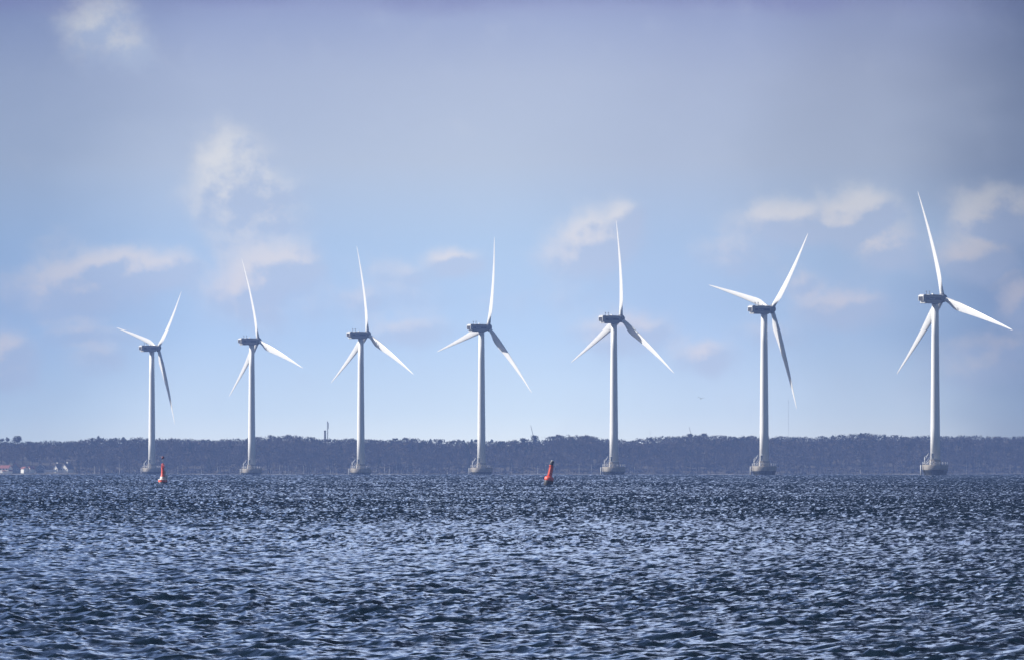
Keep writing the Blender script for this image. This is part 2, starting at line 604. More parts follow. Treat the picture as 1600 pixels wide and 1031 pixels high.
xs = np.concatenate([np.linspace(-4200, -900, 40), np.linspace(-880, 880, 300), np.linspace(900, 4200, 40)])
strip('ground', xs, np.concatenate([np.linspace(SHORE - 2, SHORE + 160, 30), np.linspace(SHORE + 200, 11100, 8)]), ground_z, M_ground)
strip('beach', xs, np.array([SHORE - 14, SHORE - 6, SHORE - 1, SHORE + 3]), lambda X, Y: np.interp(Y, [SHORE - 14, SHORE - 6, SHORE - 1, SHORE + 3], [-7.6, -6.62, -6.3, -6.25]) + .18 * np.sin(X / 19) + .1 * np.sin(X / 7), M_beach)


# ------------------------------------------------------------------ trees
def crown_tris(rng, cx, cy, z0, z1, rad, n, kind='bare', size=1.0):
    """n leaf/twig-clump triangles in clumps through the crown volume; returns (n*3, 3)"""
    hgt = z1 - z0
    k = max(5, n // 14)
    if kind == 'conifer':
        t = rng.random(n) ** .8
        a = rng.random(n) * 2 * np.pi
        tier = .75 + .25 * np.abs(np.sin(t * 9 + 1))
        rr_ = rad * (1 - t) * tier * (.45 + .55 * rng.random(n)) + .15
        c = np.stack([cx + rr_ * np.cos(a), cy + rr_ * np.sin(a), z0 + t * hgt], -1)
        dirv = np.stack([np.cos(a), np.sin(a), -.3 + 0 * a], -1)
    else:
        u = rng.normal(size=(k, 3))
        u /= np.linalg.norm(u, axis=1)[:, None]
        u *= (.35 + .65 * rng.random(k) ** .5)[:, None]
        cc = np.stack([cx + u[:, 0] * rad * .8, cy + u[:, 1] * rad * .8, z0 + hgt * (.5 + .42 * u[:, 2])], -1)
        w = rng.integers(0, k, n)
        g = rng.normal(size=(n, 3)) * np.array([rad * .22, rad * .22, hgt * .12])
        c = cc[w] + g
        c[:, 2] = np.minimum(c[:, 2], z1 - rng.random(n) * .5)
        dirv = c - np.array([cx, cy, z0 - hgt * .2])
        dirv /= np.linalg.norm(dirv, axis=1)[:, None] + 1e-6
    s = size * (.5 + .9 * rng.random(n))
    ra = rng.normal(size=(n, 3)) * .7 + dirv * 1.2
    ra /= np.linalg.norm(ra, axis=1)[:, None]
    rb = np.cross(ra, rng.normal(size=(n, 3)))
    rb /= np.linalg.norm(rb, axis=1)[:, None]
    a_ = c - ra * s[:, None] * .5 + rb * s[:, None] * .28
    b_ = c - ra * s[:, None] * .5 - rb * s[:, None] * .28
    d_ = c + ra * s[:, None] * .9
    return np.stack([a_, b_, d_], 1).reshape(-1, 3)


def limb_tris(p, q, r0, r1, n=5):
    p, q = np.array(p, float), np.array(q, float)
    d = q - p
    d /= np.linalg.norm(d)
    e = np.cross(d, [0.3, 1, 0.1])
    e /= np.linalg.norm(e)
    f = np.cross(d, e)
    vs, fs = [], []
    for k in range(n):
        a = 2 * math.pi * k / n
        o = math.cos(a) * e + math.sin(a) * f
        vs += [p + o * r0, q + o * r1]
    V = np.array(vs)
    out = []
    for k in range(n):
        j = (k + 1) % n
        out += [V[2 * k], V[2 * j], V[2 * j + 1], V[2 * k], V[2 * j + 1], V[2 * k + 1]]
    return np.array(out)


def wood():
    rng = np.random.default_rng(5)
    vs, ts = [], []
    for row in range(8):
        y0 = SHORE + 12 + row * 13
        x = -800.0
        while x < 800:
            x += rng.uniform(3.4, 6.6) * (1 if row < 5 else .7)
            yy = y0 + rng.uniform(-6, 6)
            if row < 2 and (x / yy * F + 800) < 122:
                continue                      # gardens of the shore houses
            g = float(ground_z(np.array(x), np.array(yy)))
            ct = float(canopy_z(np.array(x)))
            frac = (.50, .62, .74, .84, .93, .98, 1.0, 1.0)[row]
            top = g + (ct - g) * frac if row < 5 else ct
            base0 = -6.0
            top = base0 + (ct - base0) * frac + rng.normal() * .9 if row < 5 else base0 + (ct - base0) * frac - .7 + rng.normal() * .35
            if row >= 5 and rng.random() < .06:
                top += rng.uniform(.4, 1.6)
            top = max(top, g + 4.5)
            h = top - g
            rad = rng.uniform(2.6, 4.8) if row < 5 else rng.uniform(3.2, 6.0)
            conif = rng.random() < .05 + .10 * (math.sin(x / 60 + 2) > .75)
            tint = rng.uniform(.0, .2) if conif else np.clip(rng.normal(.52, .13) + .10 * math.sin(x / 45 + row), .28, .85)
            cb = g + h * (.05 if row >= 4 else .12 if conif else rng.uniform(.25, .42))
            nn = 190
            c = crown_tris(rng, x, yy, cb, top, rad * (.75 if conif else 1), nn, 'conifer' if conif else 'bare', .85)
            vs.append(c)
            ts.append(np.repeat(np.clip(tint + rng.normal(size=nn) * .07, 0, .93), 3))
            tr = limb_tris((x, yy, g - .5), (x + rng.normal() * .3, yy, g + h * .75), .30, .10, 4)
            vs.append(tr)
            ts.append(np.full(len(tr), rng.choice([.45, .6, .8, .97], p=[.4, .35, .15, .1]) if row < 3 else .4))
            # undergrowth along the edge
            if row < 3:
                c = crown_tris(rng, x + rng.normal() * 2, yy - 3, g - .3, g + rng.uniform(1.5, 4), 3.0, 24, 'bare', 1.0)
                vs.append(c)
                ts.append(np.repeat(np.clip(rng.normal(.40, .12, 24), .05, .8), 3))
    V = np.concatenate(vs)
    t = np.concatenate(ts)
    o = raw_mesh('distant_wood', V, np.arange(len(V)).reshape(-1, 3), M_twig, False, {'tint': t})
    tag(o, "long dark wood of bare winter trees lining the whole far shore behind the turbines", "wood", kind='stuff')


wood()


def make_tree(name, u, vtop, d, wpx, label, kind='bare', group=None, n=260, pale=False, hpx=None, tint=.45, crown_frac=.45, seed=None):
    rng = np.random.default_rng(seed if seed is not None else int(u * 7))
    p = at(u, vtop, d)
    g = float(ground_z(np.array(p.x), np.array(d)))
    h = p.z - g
    rad = wpx / F * d / 2
    t = empty(name, (p.x, d, g), label, 'tree', group)
    tr = [limb_tris((0, 0, -.4), (rng.normal() * .2, 0, h * .55), .26, .15, 6), limb_tris((0, 0, h * .55), (rng.normal() * .4, 0, h * .95), .15, .03, 5)]
    if kind != 'conifer':
        for k in range(9):
            a = rng.random() * 6.28
            z = h * rng.uniform(1 - crown_frac, .85)
            l = rad * rng.uniform(.5, .95)
            tr.append(limb_tris((0, 0, z), (math.cos(a) * l, math.sin(a) * l, min(z + l * rng.uniform(.4, 1), h * .97)), .09, .02, 4))
    V = np.concatenate(tr)
    o = raw_mesh('trunk', V, np.arange(len(V)).reshape(-1, 3), M_pale if pale else M_bark, False)
    o.parent = t
    c = crown_tris(rng, 0, 0, h * (1 - crown_frac), h, rad, n, kind, .8 if kind != 'conifer' else .9)
    o = raw_mesh('crown', c, np.arange(len(c)).reshape(-1, 3), M_twig, False, {'tint': np.repeat(np.clip(tint + rng.normal(size=n) * .06, 0, 1), 3)})
    o.parent = t
    return t


DT = 10105.0
make_tree('broad_tree', 27, 680.5, DT, 17, 'broad dome-topped bare tree standing above the wood at the far left edge', n=520, crown_frac=.62)
make_tree('bare_tree', 12, 683, DT, 8, 'thin ragged bare tree just left of the broad dome-topped tree', n=110, crown_frac=.45)
make_tree('bare_tree', 2, 684.5, DT, 9, 'bare treetop cut by the left edge of the picture above the wood', n=130, crown_frac=.4)
make_tree('pointed_conifer', 154, 681, DT, 7, 'tall pointed conifer on the wood skyline between the shore houses and the leftmost turbine', 'conifer', n=260, tint=.1, crown_frac=.8)
make_tree('pointed_conifer', 144, 684, DT, 6, 'short conifer tip on the skyline just left of the tall pointed conifer', 'conifer', n=200, tint=.12, crown_frac=.8)
make_tree('pointed_conifer', 181, 684, DT, 6, 'small conifer tip on the skyline just left of the leftmost turbine tower', 'conifer', n=200, tint=.1, crown_frac=.8)
make_tree('dark_conifer', 297, 690, SHORE + 50, 14, 'dark conifer in the face of the wood right of the leftmost turbine', 'conifer', n=420, tint=.06, crown_frac=.85)
make_tree('round_tree', 835.5, 679.5, DT, 13, 'round-topped tree above the wood under the slanted crane jib', n=520, crown_frac=.7)
make_tree('bare_tree', 817, 684, DT, 12, 'loose-crowned bare tree left of the round-topped tree with the crane jib', n=170, crown_frac=.4)
make_tree('bare_tree', 864, 681, DT, 12, 'left one of two gappy bare trees at the left end of the raised wood', n=130, crown_frac=.4)
make_tree('bare_tree', 872, 678.5, DT, 11, 'right one of two gappy bare trees at the left end of the raised wood', n=130, crown_frac=.4)
make_tree('dark_tree', 1078, 677.5, DT, 9, 'dark bushy treetop on the skyline below the thin leaning crane jib', n=300, tint=.25, crown_frac=.5)
make_tree('dark_tree', 1100, 676.5, DT, 9, 'dark bushy treetop on the skyline left of the second turbine from the right', n=300, tint=.25, crown_frac=.5)
make_tree('bare_tree', 745, 686, DT, 11, 'flat-topped bare tree over the wood just left of the middle turbine tower', n=170, crown_frac=.4)
make_tree('bare_tree', 634, 683.5, DT, 11, 'bare round tree rising over the wood halfway between the third and middle turbines', n=200, crown_frac=.4)
make_tree('bare_tree', 618, 684, DT, 8, 'ragged bare tree on the skyline just right of the third turbine from the left', n=130, crown_frac=.4)
make_tree('pointed_conifer', 1345, 677, DT, 5, 'small pointed conifer on the skyline left of the rightmost turbine', 'conifer', n=200, tint=.12, crown_frac=.7)

pale_u = [147, 166, 186, 190, 212, 278, 284, 315, 341, 343, 416, 423, 437, 446, 451, 453, 463, 474, 479, 485, 492, 517, 588, 600, 608, 620, 628, 636, 638,
          650, 655, 700, 716, 840, 852, 905, 925, 985, 991, 1252, 1258, 1345]
for i, u in enumerate(pale_u):
    rng = random.Random(i)
    make_tree('pale_trunked_tree', u + rng.uniform(-.8, .8), 739 - rng.uniform(9, 19), SHORE + 8, 5, 'slim pale-trunked bare tree standing at the shore edge of the far wood',
              group='pale trunked trees along the far shore', n=36, pale=True, tint=.6, crown_frac=.4, seed=i)


# ------------------------------------------------------------------ shore houses
def house(name, u0, u1, v_base, v_eave, v_ridge, label, wall_m, roof_m, ridge='x', d=SHORE + 6, chimney=None, windows=0, depth=8.0, rz=0):
    a, b = at(u0, v_base, d), at(u1, v_base, d)
    w = b.x - a.x
    he = at(0, v_eave, d).z - a.z
    hr = at(0, v_ridge, d).z - a.z
    w *= .5 + .5 * math.cos(R(rz))
    t = empty(name, ((a.x + b.x) / 2, d, a.z), label, 'house', rz=R(rz))
    ov = .35
    if ridge == 'x':
        wb = MB().loft([[(x, -depth / 2, -1.2), (x, depth / 2, -1.2), (x, depth / 2, he), (x, 0, hr - .15), (x, -depth / 2, he)] for x in (-w / 2, w / 2)])
        rf = MB()
        for s in (-1, 1):
            rf.loft([[(x, s * (depth / 2 + ov), he - .2), (x, s * (depth / 2 + ov), he), (x, 0, hr + .12), (x, 0, hr - .1)] for x in (-w / 2 - ov, w / 2 + ov)])
    else:
        wb = MB().loft([[(-w / 2, y, -1.2), (w / 2, y, -1.2), (w / 2, y, he), (0, y, hr - .15), (-w / 2, y, he)] for y in (-depth / 2, depth / 2)])
        rf = MB()
        for s in (-1, 1):
            rf.loft([[(s * (w / 2 + ov), y, he - .45), (s * (w / 2 + ov), y, he), (0, y, hr + .35), (0, y, hr - .3)] for y in (-depth / 2 - ov, depth / 2 + ov)])
    wb.build('wall', wall_m, t)
    ro = rf.build('roof', roof_m, t)
    if chimney is not None:
        cx = (chimney - (u0 + u1) / 2) / F * d
        MB().box(cx - .45, cx + .45, -.45, .45, hr - 1.2, hr + 1.1).box(cx - .55, cx + .55, -.55, .55, hr + 1.1, hr + 1.25).build('chimney', M_wallw, ro)
    for k in range(windows):
        x = -w / 2 + w * (k + .5) / windows
        wf = MB().box(x - .55, x + .55, -depth / 2 - .06, -depth / 2 - .003, .8, min(2.1, he - .15)).build('window', M_wallw, t)
        MB().box(x - .42, x + .42, -depth / 2 - .075, -depth / 2 - .063, .92, min(1.98, he - .27)).build('pane', M_glass, wf)
    return t


house('long_house', 1, 17, 735.5, 731, 726.5, 'long low house with a red tiled roof at the far left shore', M_wallw, M_rooft, 'x', windows=3, rz=-20)
house('annexe', 4, 19, 737, 735, 733.5, 'small white outbuilding with a pinkish roof in front of the long red-roofed house', M_wallw, M_rooft, 'x', d=SHORE + 3, windows=2, depth=3)
house('gabled_house', 17.5, 31, 736, 731, 722.5, 'tall grey timber house with a steep red roof seen gable on', M_wallb, M_rooft, 'z', windows=2, d=SHORE + 20)
house('white_house', 34, 42.5, 736, 731.5, 728.8, 'bright white house with red roof right of the tall red-gabled house', M_wallw, M_rooft, 'x', windows=0, rz=-48, depth=4, d=SHORE + 1)
house('white_house', 46.5, 52, 736, 731.2, 728.2, 'narrow bright white house with pink roof, right neighbour of the wider bright white house', M_wallw, M_rooft, 'z', rz=-48, depth=4, d=SHORE + 2)
house('link_building', 42.8, 46.2, 736, 732, 730.5, 'low grey link between the two bright white houses', M_wallb, M_rooft, 'x', depth=5)
house('pale_roofed_house', 57, 69, 736, 729.5, 724.5, 'dark walled house under a pale grey gable roof in the middle of the shore houses', M_wallb, M_roofp, 'z', windows=2)
house('shed', 67, 72, 735.5, 732.5, 731.5, 'small white flat shed right of the pale gable roofed house', M_wallw, M_roofp, 'x', d=SHORE + 4, depth=3)
house('steep_cottage', 87, 95.5, 735, 731.5, 724.5, 'narrow steep brown-roofed cottage with a white chimney, left one of the two steep cottages', M_wallw, M_roofg, 'z', chimney=89.5, windows=2, rz=-30)
house('steep_cottage', 97.5, 112, 735.2, 731.5, 723.5, 'wide steep brown-roofed cottage with white walls, rightmost of the shore houses', M_wallw, M_roofg, 'z', chimney=105.5, windows=3, rz=-30)
a, b = at(60, 734.6, SHORE + 2), at(96, 734.6, SHORE + 2)
tag(MB().box(0, b.x - a.x, 0, .4, -1.0, .45).box(0, b.x - a.x, -.06, .46, .45, .6).build('garden_wall', M_stone, loc=a), 'long low white garden wall linking the shore houses', 'wall')

# pier with a moored boat
bp_ = at(172.5, 738.3, 9940)
boat = empty('motor_boat', (bp_.x, 9940, sea_z(9940) - .05), 'small white motor boat with a tan cabin roof at the far shore', 'boat')
hull = []
for t in np.linspace(0, 1, 12):
    x = -4.6 + 9.2 * t
    w = 1.35 * (1 - max(0, t - .55) ** 2 / .2025 * .97) * (.85 + .15 * min(1, t * 5))
    w = max(w, .03)
    hull.append([(x, -w, .95 + .35 * t * t), (x, -w * .72, -.15), (x, 0, -.35), (x, w * .72, -.15), (x, w, .95 + .35 * t * t)])
MB().loft(hull).build('hull', M_hull, boat)
MB().loft([[(x, -w, 1.0), (x, w, 1.0), (x, w * .85, 1.0 + h), (x, -w * .85, 1.0 + h)] for x, w, h in ((-2.6, 1.0, .75), (.9, 1.0, .75), (1.7, .8, .15))]).build('cabin', M_dark, boat)
MB().box(-2.9, 1.2, -1.05, 1.05, 1.76, 1.95, bev=.05).build('cabin_roof', M_tan, boat)
a, b = at(184, 738, 9960), at(224, 738, 9960)
pier = empty('pier', (a.x, 9960, sea_z(9960)), 'thin pale pier running along the far shore beside the small motor boat', 'pier')
Lp = b.x - a.x
MB().box(0, Lp, -.9, .9, .75, .95).build('deck', M_stone, pier)
for k in range(8):
    MB().lathe([(.12, -1.5), (.12, .75)], 8, c=(1 + k * (Lp - 2) / 7, 0)).build('pile', M_bark, pier)


# ------------------------------------------------------------------ things behind the wood
def lattice(mb, h, w0, w1, bays, r=.06):
    c = lambda z, k: Vector(((1 if k in (0, 3) else -1) * (w0 + (w1 - w0) * z / h) / 2, (1 if k in (0, 1) else -1) * (w0 + (w1 - w0) * z / h) / 2, z))
    for k in range(4):
        mb.tube(c(0, k), c(h, k), r * 1.4, n=5)
    for b in range(bays):
        za, zb = h * b / bays, h * (b + 1) / bays
        for k in range(4):
            mb.tube(c(za, k), c(zb, (k + 1) % 4), r, n=4)
            mb.tube(c(zb, k), c(zb, (k + 1) % 4), r, n=4)
    return mb


gz = lambda u, d: float(ground_z(np.array((u - 800) / F * d), np.array(d)))
d = 10600.0
p = at(507.8, 672, d)
ch = empty('chimney_stack', (p.x, d, gz(507.8, d)), 'dark industrial chimney rising above the wood left of the third turbine', 'chimney')
h = p.z - ch.location.z
MB().lathe([(.75, -.5), (.62, h - 1.1)], 24).build('shaft', M_chim, ch)
MB().lathe([(.72, h - 1.1), (.72, h), (.45, h)], 24).build('rim', M_chim, ch)
p = at(511.8, 658, d)
lm = empty('lattice_mast', (p.x, d, gz(511.8, d)), 'slim grey lattice mast just right of the dark chimney above the wood', 'mast')
h = p.z - lm.location.z
lattice(MB(), h, .75, .55, 14, .07).build('lattice', M_steel, lm)
MB().box(.15, .75, -.2, .2, h - 5.5, h - 1.0).box(-.3, -.1, -.15, .15, h - 1.5, h + .2).build('aerial', M_steel, lm)


def crane(u0, v0, u1, v1, label, d=10500.0, r=.13):
    p, q = at(u0, v0, d), at(u1, v1, d)
    g = gz(u1, d)
    c = empty('crane', (q.x, d, g), label, 'crane')
    lattice(MB(), q.z - g - 6, .9, .9, 6, .06).build('tower', M_steel, c)
    a = Vector((0, 0, q.z - g - 6))
    b = Vector((p.x - q.x, 0, p.z - g))
    j = MB()
    for oz in (-.22, .22):
        j.tube(a + Vector((oz, 0, 0)), b + Vector((oz * .3, 0, 0)), r * .7, n=5)
    for k in range(14):
        s, e = a.lerp(b, k / 14), a.lerp(b, (k + 1) / 14)
        j.tube(s + Vector((-.2, 0, 0)), e + Vector((.2, 0, 0)), .04, n=4)
    j.build('jib', M_steel, c)


crane(829.3, 664, 835, 677, 'thin crane jib leaning left above the round-topped tree in the middle of the wood')
crane(1077, 667, 1082, 676, 'thin crane jib leaning left above dark treetops left of the second turbine from the right', r=.1)
for u, v, d, label in ((1232, 627, 11000.0, 'very tall thin faint radio mast right of the second turbine from the right'),
                       (1015.8, 674, 10700.0, 'short thin mast above the wood right of the third turbine from the right')):
    p = at(u, v, d)
    g = gz(u, d)
    m_ = empty('radio_mast', (p.x, d, g), label, 'mast')
    h = p.z - g
    lattice(MB(), h, .28, .22, max(8, int(h / 2)), .014).build('lattice', M_steel, m_)
    MB().tube((0, 0, h), (0, 0, h + 1.2), .05).build('aerial', M_steel, m_)


# ------------------------------------------------------------------ wind turbines
HUBH = 70.6
OVH, HUBZ = 4.0, .35


def make_blade():
    tab = np.array([(.8, 1.75, 1.0), (2.2, 1.75, 1.0), (4.0, 2.15, .72), (6.0, 2.9, .45), (8.5, 3.55, .30), (11, 3.5, .26), (15, 3.05, .23), (21, 2.45, .20),
                    (28, 1.85, .18), (35, 1.15, .17), (40, .74, .16), (43, .46, .15), (44.4, .27, .15), (45.0, .06, .15)])
    rs = np.concatenate([np.linspace(.8, 12, 16), np.linspace(13.5, 42, 18), np.linspace(43, 45, 5)])
    rings = []
    n = 22
    for r in rs:
        c = np.interp(r, tab[:, 0], tab[:, 1])
        th_ = np.interp(r, tab[:, 0], tab[:, 2])
        w = np.clip((r - 2.2) / 5.5, 0, 1)
        w = w * w * (3 - 2 * w)
        beta = R(5 + 15 * (1 - r / 45) ** 1.3)
        bend = .8 * math.sin(math.pi * (r / 45) ** .9) - .3 * (r / 45) ** 2
        le = .5 * (1 - w) + .30 * w
        ring = []
        for k in range(n):
            a = 2 * math.pi * k / n
            xi = .5 + .5 * math.cos(a)          # 1 at trailing edge, 0 at leading edge
            circ = .5 * math.sin(a)
            yt = 5 * (.2969 * math.sqrt(xi) - .126 * xi - .3516 * xi ** 2 + .2843 * xi ** 3 - .1036 * xi ** 4) * 1.0
            foil = yt * th_ * (1 if math.sin(a) >= 0 else -.75)
            eta = (circ * th_ if w == 0 else circ * th_ * (1 - w) + foil * w) * c
            ch_ = (le - xi) * c
            ring.append((ch_ * math.sin(beta) - eta * math.cos(beta) + bend, ch_ * math.cos(beta) + eta * math.sin(beta), r))
        rings.append(ring)
    return MB().loft(rings, True)


def make_turbine():
    t = empty('wind_turbine', (0, 0, 0), 'x', 'wind turbine', 'row of seven offshore wind turbines')
    zt = HUBH - HUBZ - 2.05                                  # top of tower
    # --- foundation, water line at z = 0
    prof = [(4.5, -7), (4.6, -.4), (4.85, .3), (5.25, 1.0), (5.34, 1.2), (5.36, 2.95), (5.30, 3.08), (2.35, 3.1), (2.25, 5.0), (2.25, 5.2), (2.0, 5.25)]
    f = MB().lathe(prof, 48).build('foundation', M_conc, t)
    MB().lathe([(4.62, -3), (4.64, -.4), (4.89, .3), (5.29, .99), (5.27, 1.02)], 48, cap=False).build('wet_shade_band', M_wetshade, f)  # wet concrete, with the shade of the undercut painted in as well
    rl = MB()
    for k in range(20):
        a = 2 * math.pi * k / 20
        rl.tube((5.15 * math.cos(a), 5.15 * math.sin(a), 3.05), (5.15 * math.cos(a), 5.15 * math.sin(a), 4.2), .045, n=5)
    for z in (3.6, 4.2):
        for k in range(40):
            a, b = 2 * math.pi * k / 40, 2 * math.pi * (k + 1) / 40
            rl.tube((5.15 * math.cos(a), 5.15 * math.sin(a), z), (5.15 * math.cos(b), 5.15 * math.sin(b), z), .035, n=4)
    rl.build('railing', M_rail, f)
    # davit crane at the left edge
    dv = MB().tube((-4.3, -1.2, 3.05), (-4.3, -1.2, 6.2), .16).tube((-4.3, -1.2, 5.0), (-2.75, -1.4, 7.8), .14).tube((-4.3, -1.2, 6.2), (-3.2, -1.35, 7.1), .06)
    dv.ball((-4.3, -1.2, 5.1), .3).tube((-2.75, -1.4, 7.8), (-2.75, -1.4, 6.9), .03)
    dv.build('davit', M_rail, t)
    # stair from deck to tower door, with cabinet
    st = MB()
    for s in (-.4, .4):
        st.tube((-3.9, -2.6 + s, 3.1), (-2.0, -2.1 + s, 5.5), .07)
        st.tube((-3.9, -2.6 + s, 4.1), (-2.0, -2.1 + s, 6.5), .05)
    for k in range(9):
        q = k / 8
        st.tube((-3.9 + 1.9 * q, -3.0 + .5 * q, 3.1 + 2.4 * q), (-3.9 + 1.9 * q, -2.2 + .5 * q, 3.1 + 2.4 * q), .045, n=5)
    st.build('stair', M_rail, t)
    MB().box(-2.2, -.3, -3.05, -2.1, 5.35, 5.5).box(-1.9, -1.1, -3.1, -2.5, 3.1, 4.5, bev=.05).build('landing', M_rail, t)
    # boat landing fenders and ladder
    bl = MB()
    for y in (-2.1, -.7):
        bl.tube((-5.95, y, -1.5), (-5.95, y, 3.0), .17).tube((-5.95, y, 2.7), (-5.0, y, 2.7), .1).tube((-5.95, y, .9), (-4.9, y, .9), .1)
    bl.build('boat_landing', M_rail, t)
    ld = MB().tube((-5.6, -1.7, -1), (-5.6, -1.7, 3.4), .05).tube((-5.6, -1.1, -1), (-5.6, -1.1, 3.4), .05)
    for k in range(12):
        ld.tube((-5.6, -1.7, -.8 + k * .35), (-5.6, -1.1, -.8 + k * .35), .03, n=5)
    ld.build('ladder', M_black, t)
    # --- tower
    tw = [(2.02 + (1.36 - 2.02) * q, 5.25 + (zt - 5.25) * q) for q in (0, .2, .4, .6, .8, 1)]
    tb = MB().lathe(tw, 48)
    for z in (5.4, 25, 46):
        r_ = 2.02 + (1.36 - 2.02) * (z - 5.25) / (zt - 5.25)
        tb.lathe([(r_ - .1, z - .1), (r_ + .035, z - .1), (r_ + .035, z + .1), (r_ - .1, z + .1)], 48, smooth=False, cap=False)
    towr = tb.build('tower', M_tower, t)
    MB().box(-1.55, -.75, -2.2, -1.5, 5.6, 7.7, bev=.04).build('door', M_grey, towr)
    # --- nacelle: local +x is the upwind direction
    prof_n = [(-7.5, .85), (-7.5, -.75), (-6.45, -.85), (-6.45, -1.85), (1.2, -1.85), (2.5, -1.2), (2.65, 1.25), (1.9, 1.68), (-6.6, 1.72), (-7.2, 1.70)]
    hw = 1.78

    def sec(y, k):
        return [(x * 1.0 + (k * .25 if x < -7 else -k * .2 if x > 2 else 0), y, z - k * .22 * (1 if z > 0 else -1)) for x, z in prof_n]
    nb = MB().loft([sec(-hw, 1), sec(-hw + .22, 0), sec(hw - .22, 0), sec(hw, 1)])
    nb.tube((0, 0, -2.05), (0, 0, -1.8), 1.5, n=36)
    nacelle = nb.build('nacelle', M_nac, t)
    MB().box(-6.3, 1.75, -hw - .035, -hw - .004, -.45, .55).box(-6.3, 1.75, hw + .004, hw + .035, -.45, .55).build('stripe', M_stripe, nacelle)
    # lettering on both stripes
    fc = bpy.data.curves.new('lettering', 'FONT')
    fc.body = 'Vestas'
    fc.size = .95
    fc.extrude = .008
    fc.align_x = 'CENTER'
    fc.align_y = 'CENTER'
    fc.space_character = 1.15
    to = bpy.data.objects.new('lettering', fc)
    dg = bpy.context.evaluated_depsgraph_get()
    me = bpy.data.meshes.new_from_object(to)
    bpy.data.objects.remove(to)
    me.materials.clear()
    me.materials.append(M_letter)
    for s in (-1, 1):
        lo = bpy.data.objects.new('lettering', me)
        COL.objects.link(lo)
        lo.parent = nacelle
        lo.matrix_local = Matrix.Translation((-3.1, s * (hw + .05), .06)) @ Matrix.Rotation(0 if s < 0 else math.pi, 4, 'Z') @ Matrix.Rotation(R(90), 4, 'X')
    # rear cooler opening and lower white box
    MB().box(-7.56, -7.40, -1.42, 1.42, -.62, .98).build('rear_grille', M_dark, nacelle)
    fr = MB().box(-7.62, -7.38, -1.60, -1.43, -.80, 1.45).box(-7.62, -7.38, 1.43, 1.60, -.80, 1.45).box(-7.62, -7.38, -1.42, 1.42, .99, 1.45)
    fr.build('rear_frame', M_white, nacelle)
    MB().box(-6.6, -6.456, -1.45, 1.45, -1.68, -.92).build('rear_hatch', M_white, nacelle)
    tp = MB().box(-7.1, -5.6, -1.3, 1.3, 1.74, 1.86).box(-4.0, 1.2, -1.2, 1.2, 1.74, 1.84)
    tp.box(-1.6, -1.1, -.3, .3, 1.84, 2.3)
    tp.build('roof_hatch', M_white, nacelle)
    for x in (-5.5, -3.9):
        wm = MB().tube((x, -.9, 1.7), (x, -.9, 3.25), .13).tube((x - .3, -.9, 3.0), (x + .3, -.9, 3.0), .05).ball((x - .3, -.9, 3.1), .12, 8).ball((x + .3, -.9, 3.1), .12, 8)
        wm.build('wind_sensor', M_grey, nacelle)
    nacelle.location = (0, 0, 0)
    # --- hub with spinner, axis +x from x = 2.7
    MX = Matrix.Rotation(R(90), 4, 'Y')
    hb = MB().lathe([(1.25, -1.3), (1.62, -1.15), (1.72, 0), (1.62, .75), (1.30, 1.35), (.75, 1.75), (.12, 1.9)], 36, M=MX)
    for k in range(3):
        hb.lathe([(1.02, .4), (1.0, 1.95)], 24, M=Matrix.Rotation(2 * math.pi * k / 3, 4, 'X'))
    hb.build('hub', M_nac, t)
    b0 = make_blade().build('blade', M_blade, t)
    for k in range(2):
        b = b0.copy()
        COL.objects.link(b)
    return t


base_t = make_turbine()
# (hub pixel, tower pixel, distance, yaw, rotor phase, label)
TURB = [
    (246.4, 543.4, 237.3, 8174, 32, 45.2, 'smallest wind turbine, leftmost of the row, behind the red buoy with a round topmark'),
    (403.1, 532.5, 393.3, 7674, 33, -11.2, 'second wind turbine from the left, its base clear of any buoy, one blade nearly upright'),
    (574.1, 522.5, 563.8, 7327, 33.5, -3.0, 'third wind turbine from the left, just right of the dark far chimney'),
    (762.5, 511.2, 752.3, 6983, 36, 15.1, 'middle wind turbine of the seven, its left blade drooping slightly below level'),
    (970.3, 497.9, 959.2, 6618, 36.5, 3.9, 'third wind turbine from the right, nearest one right of the leaning red buoy'),
    (1204.8, 482.8, 1194, 6242, 35.5, 43.9, 'second wind turbine from the right, one blade hanging down, two raised in a V'),
    (1475.3, 466.1, 1461.3, 5893, 38, -13.0, 'largest and nearest wind turbine, rightmost of the row, one blade stretched out to the right'),
]
TILT = R(6)
for i, (hu, hv, tu, D, yaw, th0, label) in enumerate(TURB):
    t = base_t if i == 6 else copy_tree(base_t)
    hub_z = CAMZ + (V0 - hv) / F * D
    base_z = hub_z - HUBH
    t.location = ((tu - 800) / F * D, D, base_z)
    t['label'] = label
    kids = [c for c in bpy.data.objects if c.parent == t]
    A = Matrix.Rotation(R(yaw), 4, 'Z')
    hubM = A @ Matrix.Translation((OVH, 0, HUBH)) 
    tiltM = Matrix.Rotation(-TILT, 4, 'Y')
    kb = 0
    for c in kids:
        n = c.name.split('.')[0]
        if n == 'nacelle':
            c.matrix_local = A @ Matrix.Translation((0, 0, HUBH - HUBZ))
        elif n == 'hub':
            c.matrix_local = hubM @ tiltM @ Matrix.Rotation(R(th0), 4, 'X')
        elif n == 'blade':
            c.matrix_local = hubM @ tiltM @ Matrix.Rotation(R(th0 + 120 * kb), 4, 'X')
            kb += 1

# ------------------------------------------------------------------ buoys
def swell(x, y):
    return sea_z(math.hypot(x, y))


